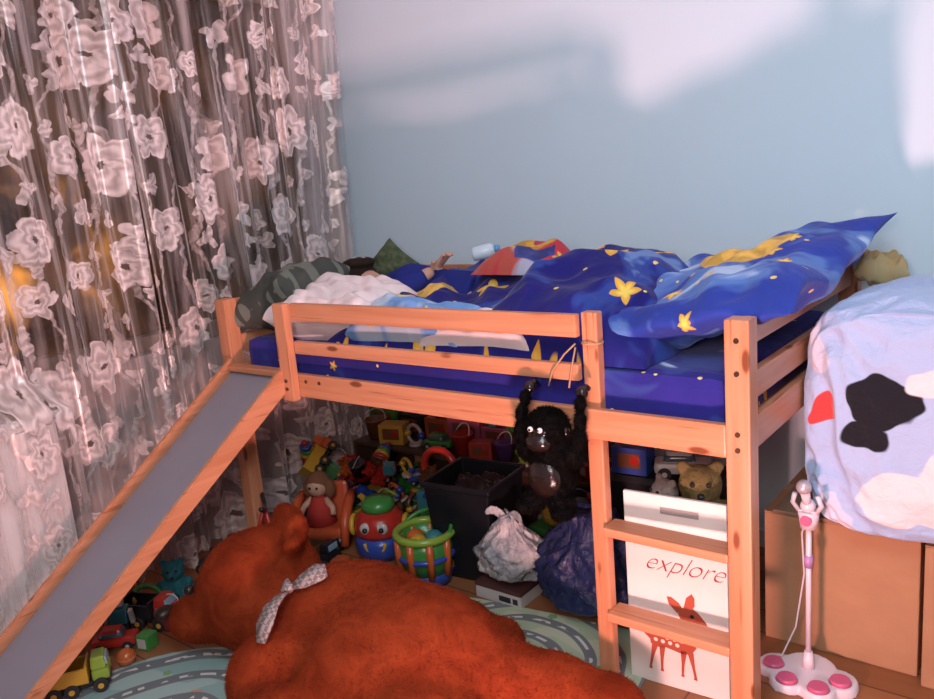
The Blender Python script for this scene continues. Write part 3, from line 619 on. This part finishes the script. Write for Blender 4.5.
for x,w_ in ((.03,.05),(.075,.02)): t.part(MB().box((w_,.002,.02),(x,-.071,.022),pl(BLA),bev=0),'printed_mark')
def bagobj(name,label,loc,rx,ry,h,mat,seed,amp=.22,neck=.8,handles=True):
    q=MB()
    def fn(u,v):
        a=2*pi*u; c_,s_=math.cos(a),math.sin(a); p=(c_*1.2,s_*1.2,v*1.6)
        n=(.5-abs(fb(p,1.6,seed))*2)*.8+(.3-abs(fb(p,3.6,seed+4))*2)*.6+fb(p,8,seed+2)*.3
        r=math.sin(min(1,v*5+.0)*pi/2)*(.80+.25*math.sin(pi*min(1,v*1.2)))*(1-sm(.5,1,v)*neck)*(1+amp*n) if v>0 else 0
        lean=.04*v*v*math.sin(seed)
        if v>=1: r=0
        return (rx*r*c_+lean,ry*r*s_,max(0,(v-.04))/.96*h*(1+.12*fb((c_,s_,0),1.5,seed+6)*v))
    q.grid(fn,90,54,mat); bmesh.ops.remove_doubles(q.bm,verts=q.bm.verts[:],dist=.0004)
    t=Thing(name,label,'bag',loc); t.part(q,'bag_body')
    if handles:
        for s_ in (-1,1):
            r_=MB(); ribbon(r_,[(0,0,h*.86),(.025*s_,-.01,h*1.02),(.06*s_,-.02,h*1.08),(.08*s_,-.03,h*.98)],[.03,.045,.04,.02],(0,-1,.2),mat); t.part(r_,'bag_handle',mods=[('SOLIDIFY',dict(thickness=.002)),SUB])
    return t
m,nt,b=base('white_polythene',.25,.5); v=objco(nt); nt.links.new(mixc(nt,ramp(nt,noi(nt,v,14,4,.6,1),.4,.6),(.60,.57,.58),(.36,.37,.40)),b.inputs['Base Color']); b.inputs['Transmission Weight'].default_value=.1; bump(nt,b,noi(nt,v,30,4,.6,1.5),.8,.015); PBG=m
bagobj('plastic_bag','crumpled white plastic shopping bag with knotted handles',(1.03,.33,.063),.135,.09,.25,PBG,3,.30,.60)
m,nt,b=base('navy_bag',.4,.4); v=objco(nt); nt.links.new(mixc(nt,noi(nt,v,6,3),(.010,.015,.06),(.025,.04,.13)),b.inputs['Base Color']); bump(nt,b,noi(nt,v,18,4,.6,1),.8,.02); NB=m
bagobj('bag','large slumped dark blue bag beside the ladder',(1.35,.36,.004),.19,.13,.38,NB,9,.26,.35,False)
t=Thing('suitcase','black suitcase standing behind the white toy box','suitcase',(1.47,.74,0),(0,0,.05))
t.part(MB().box((.42,.24,.40),(0,0,.22),plain((.012,.012,.015),.5,.2,.4),bev=.03),'shell'); t.part(MB().ring(.05,.009,(0,-.05,.42),BM,(pi/2,0,0),16,0,pi),'handle')
for sx in (-1,1): t.part(MB().cyl(.022,.022,.03,(.16*sx,0,.022),BM,(0,pi/2,0)),'wheel')
cartonbox((1.37,.66,.421),.1,1.1,BLU,'small blue toy box on the black suitcase'); car((1.55,.68,.421),.4,1.3,WHT,'small white toy car on the black suitcase')
# printed toy box
t=Thing('toy_storage_box','white toy storage box with a printed deer and word','box',(1.622,.10,0),(0,0,.06))
WB2=plain((.80,.74,.70),.5,.04,.3); q=MB()
Wd,Hh,Dd=.295,.595,.24
q.bb((0,0,.0),(Wd,.012,Hh),WB2,.003).bb((0,Dd-.012,0),(Wd,Dd,Hh-.10),WB2,.003).bb((0,.012,0),(.012,Dd-.012,Hh-.10),WB2,.003).bb((Wd-.012,.012,0),(Wd,Dd-.012,Hh-.10),WB2,.003).bb((.012,.012,0),(Wd-.012,Dd-.012,.012),WB2,0)
t.part(q,'body')
t.part(MB().box((.11,.003,.020),(.165,-.0008,.552),plain((.36,.32,.31),.6),bev=.0012),'handle_slot','grey cut-out handle slot')
INK=plain((.30,.03,.045),.6,.05)
cu=bpy.data.curves.new('lettering','FONT'); cu.body='explore'; cu.size=.078; cu.shear=.55; cu.extrude=.0006; cu.offset=-.0016; cu.space_character=.95
tmp=bpy.data.objects.new('tmp_text',cu); COL.objects.link(tmp); bpy.context.view_layer.update()
me=bpy.data.meshes.new_from_object(tmp.evaluated_get(bpy.context.evaluated_depsgraph_get())); bpy.data.objects.remove(tmp)
me.materials.clear(); me.materials.append(INK); o=bpy.data.objects.new('lettering',me); COL.objects.link(o); o.parent=t.e; o.location=(.052,-.0006,.366); o.rotation_euler=(pi/2,0,0); o['label']='dark pink slanted word explore'
BD=plain((.42,.085,.045),.6,.1)
dr=MB()
def dpoly(pts,mat,y=-.001,th=.0008,k=.00135,ox=.245,oz=.045,mx=-1):
    P_=[(mx*x*k+ox,z*k+oz) for x,z in pts]
    dr.poly(P_ if mx>0 else P_[::-1],th,(0,y,0),mat,(pi/2,0,0))
dpoly([(30,76),(42,90),(62,95),(84,92),(106,96),(124,90),(134,76),(132,62),(122,56),(96,60),(62,54),(42,58)],BD)
dpoly([(34,70),(58,88),(56,110),(60,132),(44,146),(34,126),(36,100)],BD,-.0012)
dpoly([(4,130),(10,142),(22,156),(36,166),(52,167),(66,158),(68,146),(60,130),(36,120),(12,121)],BD,-.0014)
dpoly([(42,158),(32,172),(32,190),(38,199),(50,188),(56,162)],BD,-.0012); dpoly([(56,158),(66,172),(82,182),(92,182),(88,166),(70,148)],BD,-.0012)
for x,dx in ((44,-10),(58,4),(106,2),(122,12)): dpoly([(x-7,62),(x+7,62),(x+dx*.6+3.5,30),(x+dx+2.5,6),(x+dx+4,0),(x+dx-4,0),(x+dx-2.5,8),(x+dx*.6-3,30)],BD,-.0012 if x in(44,122) else -.001)
dpoly([(128,84),(138,94),(148,98),(150,86),(134,72)],BD,-.0012)
WD=plain((.8,.72,.66),.6,.03)
for x,z in ((62,84),(78,84),(94,84),(110,87),(72,72),(88,73),(104,73),(120,74)): dpoly([(x+4.8*math.cos(k*.785),z+4.8*math.sin(k*.785)) for k in range(8)],WD,-.0021,.0004)
dpoly([(8,129),(20,134),(36,130),(34,123),(14,123)],WD,-.0024,.0004); dpoly([(38+4.5*math.cos(k*.785),148+4.5*math.sin(k*.785)) for k in range(8)],pl(BLA),-.0026,.0004)
t.part(dr,'printed_deer','red-brown spotted fawn print')
dr=MB()
dpoly([(0,12),(3,20),(12,25),(21,20),(24,12)],INK,-.001,.0008,.0013,.030,.440,1); dpoly([(9,0),(15,0),(15,12),(9,12)],INK,-.001,.0008,.0013,.030,.440,1)
t.part(dr,'printed_mushroom','small dark pink mushroom print')
plushy((1.80,.23,.43),.4,1.7,(.20,.17,.07),'olive striped plush monkey sitting in the white toy box','plush_monkey')
plushy((1.69,.24,.43),-.5,1.2,(.45,.42,.40),'grey plush animal sitting in the white toy box')
MB().bb((1.65,.135,.015),(1.88,.325,.425),plain((.12,.14,.2),.8),.02).obj('folded_cloth',label='folded dark cloths inside the white toy box',cat='cloth',origin=(1.76,.23,.015))
# ================================================================= RIGHT SIDE
m,nt,b=base('cardboard',.75,.15); v=objco(nt)
nt.links.new(mixc(nt,noi(nt,v,4,4),(.34,.18,.10),(.48,.27,.15)),b.inputs['Base Color']); bump(nt,b,noi(nt,v,9,3),.5,.02); CB=m
TP=plain((.42,.26,.14),.3,.05,.5)
def carton(label,a,b_,tilt=0):
    cx,cy=(a[0]+b_[0])/2,(a[1]+b_[1])/2; w_,d_,h_=b_[0]-a[0],b_[1]-a[1],b_[2]-a[2]
    t=Thing('cardboard_box',label,'box',(cx,cy,a[2]))
    t.part(MB().bb((-w_/2,-d_/2,0),(w_/2,d_/2,h_-.004),CB,.006),'body')
    for s_ in (-1,1): t.part(MB().bb((-w_/2,-d_/2 if s_<0 else .002,h_-.004),(w_/2,-.002 if s_<0 else d_/2,h_),CB,.0015),'flap')
    t.part(MB().bb((-w_/2-.001,-.025,h_),(w_/2+.001,.025,h_+.001),TP,0),'tape')
carton('large brown cardboard box beside the foot of the bed',(1.89,.50,0),(2.32,.93,.430))
carton('brown cardboard box standing next to the larger one',(2.335,.46,0),(3.0,.90,.430))
MB().bb((1.92,.49,.433),(2.66,.90,.443),plain((.26,.17,.11),.6),.003).obj('board',label='brown board lying on the cardboard boxes',cat='board',origin=(2.3,.68,.433))
m,nt,b=base('pale_blue_fleece',.95,.05); v=objco(nt)
sp=nt.nodes.new('ShaderNodeSeparateXYZ'); nt.links.new(v,sp.inputs[0]); cb=nt.nodes.new('ShaderNodeCombineXYZ'); nt.links.new(mth(nt,'ADD',sp.outputs[0],mth(nt,'MULTIPLY',sp.outputs[1],-.4)),cb.inputs[0]); nt.links.new(sp.outputs[2],cb.inputs[1]); pv0=cb.outputs[0]
pv,_=warp(nt,pv0,6,.16)
col=mixc(nt,noi(nt,pv,4),(.34,.46,.70),(.44,.56,.78))
col=mixc(nt,ramp(nt,noi(nt,pv,4,1),.62,.64),col,(.60,.62,.76))
def pd(c,r,colr,sc=(1,1,1)):
    global col
    col=mixc(nt,disc(nt,pv,(c[0]+.08,c[1]+.08,0),r,.004,sc),col,colr)
W_=(.78,.70,.73); K_=(.015,.015,.02)
pd((-.10,.13),.12,W_,(1,1.7,1)); pd((-.02,.22),.06,W_,(1,.8,1)); pd((-.17,.40),.085,K_,(1,1.2,1)); pd((-.22,.30),.06,K_,(1.1,1.1,1)); pd((-.02,.46),.08,W_,(.8,1.1,1)); pd((.05,.34),.06,K_,(.8,1.5,1)); pd((-.34,.36),.045,(.60,.06,.06),(1.8,1,1)); pd((.22,.22),.10,W_,(1,1.5,1))
nt.links.new(col,b.inputs['Base Color']); bump(nt,b,noi(nt,v,26,4,.6,.5),.5,.02); b.inputs['Sheen Weight'].default_value=.3; FL=m
q=MB()
def fl(u,v):
    a=2*pi*u; e=.26; cx=math.copysign(abs(math.cos(a))**e,math.cos(a)); cy=math.copysign(abs(math.sin(a))**e,math.sin(a))
    t_=v*pi; rr=abs(math.sin(t_))**.16; zz=-math.cos(t_); p=(cx*rr,cy*rr,zz)
    fold=(.22-abs(fb((cx*3.6+zz*.7,cy*3,zz*.3),1.7,8)))*.30*(.5-.5*zz+.25)+(.15-abs(fb((cx*2+zz,cy*2,zz*1.5),2.4,3)))*.14
    n=fb(p,1.4,4)*.05+fold
    Z=.325+.325*math.copysign(abs(zz)**.55,zz)
    return (.47*p[0]*(1+n*.30),.22*p[1]*(1+n),max(0,Z+(.07*fb(p,1.8,2) if zz>0 else 0)))
q.grid(fl,170,90,FL); bmesh.ops.remove_doubles(q.bm,verts=q.bm.verts[:],dist=.0005)
o=q.obj('fleece_blanket',label='pale blue printed fleece blanket draped over the cardboard boxes',cat='blanket',mods=[SUB]); o.location=(2.50,.61,.444)
pillow('pillow','small yellowish pillow stacked behind the fleece blanket',(.16,.16,.08),(2.11,.95,1.12),(.1,.1,.3),night('yellow_patch_print',.8,(),.8,12,(.30,.22,.10),0,(.42,.34,.18),cloudcol=(.5,.45,.34)),seed=31)
# microphone stand
LW=plain((.72,.66,.72),.3,.05,.5); MP=plain((.62,.12,.25),.3,.05,.5)
t=Thing('toy_microphone_stand','white toy karaoke microphone stand with pink pedal base','toy',(2.06,.345,0),scale=.86)
q=MB()
for dx,dy,r in ((0,.02,.10),(-.095,-.005,.068),(.10,-.005,.068),(-.04,-.07,.062),(.055,-.07,.062)): q.cyl(r,r*.9,.03,(dx,dy,.015),LW,seg=28)
t.part(q,'base',mods=[REM(.006),SMO(3)])
for dx,dy in ((-.105,-.015),(.11,-.015),(-.04,-.085),(.06,-.085)):
    t.part(MB().cyl(.036,.030,.012,(dx,dy,.036),MP),'pedal','pink pedal button')
t.part(MB().cyl(.022,.013,.06,(0,.02,.06),LW).cyl(.009,.009,.52,(0,.02,.32),LW),'pole'); t.part(MB().cyl(.014,.014,.04,(0,.02,.42),plain((.45,.25,.5),.3)),'clamp','purple height clamp')
t.part(MB().cyl(.026,.034,.06,(0,.02,.57),LW).sph(.024,(0,.01,.62),LW).box((.06,.02,.02),(0,.01,.595),LW,bev=.006),'head')
for sx in (-1,1): t.part(MB().tube([(.028*sx,.01,.60),(.045*sx,.0,.63),(.035*sx,-.01,.665)],.008,LW,8),'holder_arm')
t.part(MB().cyl(.018,.018,.008,(0,-.012,.575),MP,(pi/2,0,0)),'button','pink round button')
t.part(MB().cyl(.012,.016,.09,(0,-.01,.655),LW,(.5,0,0)),'microphone'); t.part(MB().sph(.024,(0,-.035,.70),plain((.5,.46,.5),.35,.2,.5,metal=.3,scale=300)),'microphone_grille','grey round microphone grille')
t.part(MB().tube([(0,.03,.60),(-.03,.05,.50),(-.025,.06,.35),(-.05,.05,.15),(-.09,.03,.04),(-.12,.02,.034)],.003,LW,6),'cable')
# left floor toys
truck((.16,-.86,.005),1.0,.95,LIM,YEL,'green and yellow toy truck on the play mat')
car((.02,-.66,.001),.8,1.0,RED,'small red toy car under the slide')
truck((-.02,-.50,.001),.4,1.0,RED,BLA,'red and black toy truck under the slide')
block((.12,-.60,.001),.3,.9,GRN,'small green toy block under the slide'); ball((.16,-.70,.001),0,.6,ORG,'small orange ball under the slide'); block((-.08,-.77,.001),.7,.9,YEL,'small yellow toy block beneath the slide')
robot((-.05,-.60,.001),.8,1.0,TEAL,'teal toy robot beneath the slide'); pail((.08,-.48,.001),.3,.9,PNK,'pink sand pail beneath the slide'); hoop((-.10,-.46,.001),.8,1.1,GRN,'green hoop rattle beneath the slide')
plushy((-.10,-.34,.001),.9,1.2,TEAL,'teal plush animal on the floor below the slide')
t=Thing('tricycle','red toddler tricycle standing behind the slide','tricycle',(.02,-.13,0),(0,0,.9))
RT=pl(RED)
t.part(MB().tube([(-.12,0,.10),(-.02,0,.13),(.10,0,.22),(.13,0,.30)],.011,RT).tube([(.13,0,.30),(.16,0,.09)],.010,RT),'frame')
t.part(MB().box((.09,.07,.02),(-.06,0,.15),pl(BLA),bev=.008).cyl(.01,.01,.04,(-.06,0,.13),RT),'seat'); t.part(MB().tube([(.12,-.10,.33),(.13,-.04,.30),(.13,.04,.30),(.12,.10,.33)],.009,pl(BLA)),'handlebar')
wheel(t,.16,0,.075,.025,BLA,RED); wheel(t,-.12,-.09,.05,.025,BLA,RED); wheel(t,-.12,.09,.05,.025,BLA,RED)
t.part(MB().cyl(.006,.006,.2,(-.12,0,.05),scr,(pi/2,0,0)).tube([(-.12,0,.05),(-.12,0,.10)],.008,RT),'axle')
# ================================================================= LIGHTS
def aim(o,loc,target):
    o.location=loc; o.rotation_euler=(Vector(target)-Vector(loc)).to_track_quat('-Z','Y').to_euler()
def area(name,loc,target,size,e,col,linear=False):
    l=bpy.data.lights.new(name,'AREA'); l.size=size; l.energy=e; l.color=col
    if linear:
        l.use_nodes=True; nt=l.node_tree; em=nt.nodes['Emission']; fo=nt.nodes.new('ShaderNodeLightFalloff'); fo.inputs[0].default_value=1; nt.links.new(fo.outputs['Linear'],em.inputs['Strength'])
    o=bpy.data.objects.new(name,l); COL.objects.link(o); aim(o,loc,target); return o
area('cool_overhead_fill',(2.6,-1.6,2.75),(1.4,.5,.9),.9,48,(.68,.88,1))  # added cool fill from above, brightens the bluish shade
area('warm_low_light',(2.07,-1.0,.34),(1.40,.9,1.75),.12,21,(1,.47,.45),True)
area('camera_side_light',(2.5,-2.2,1.7),(.9,.4,.6),.4,23,(1,.82,.76))
wd=bpy.data.worlds.new('world'); S.world=wd; wd.use_nodes=True; wd.node_tree.nodes['Background'].inputs[0].default_value=(.02,.02,.03,1)
S.view_settings.view_transform='Standard'
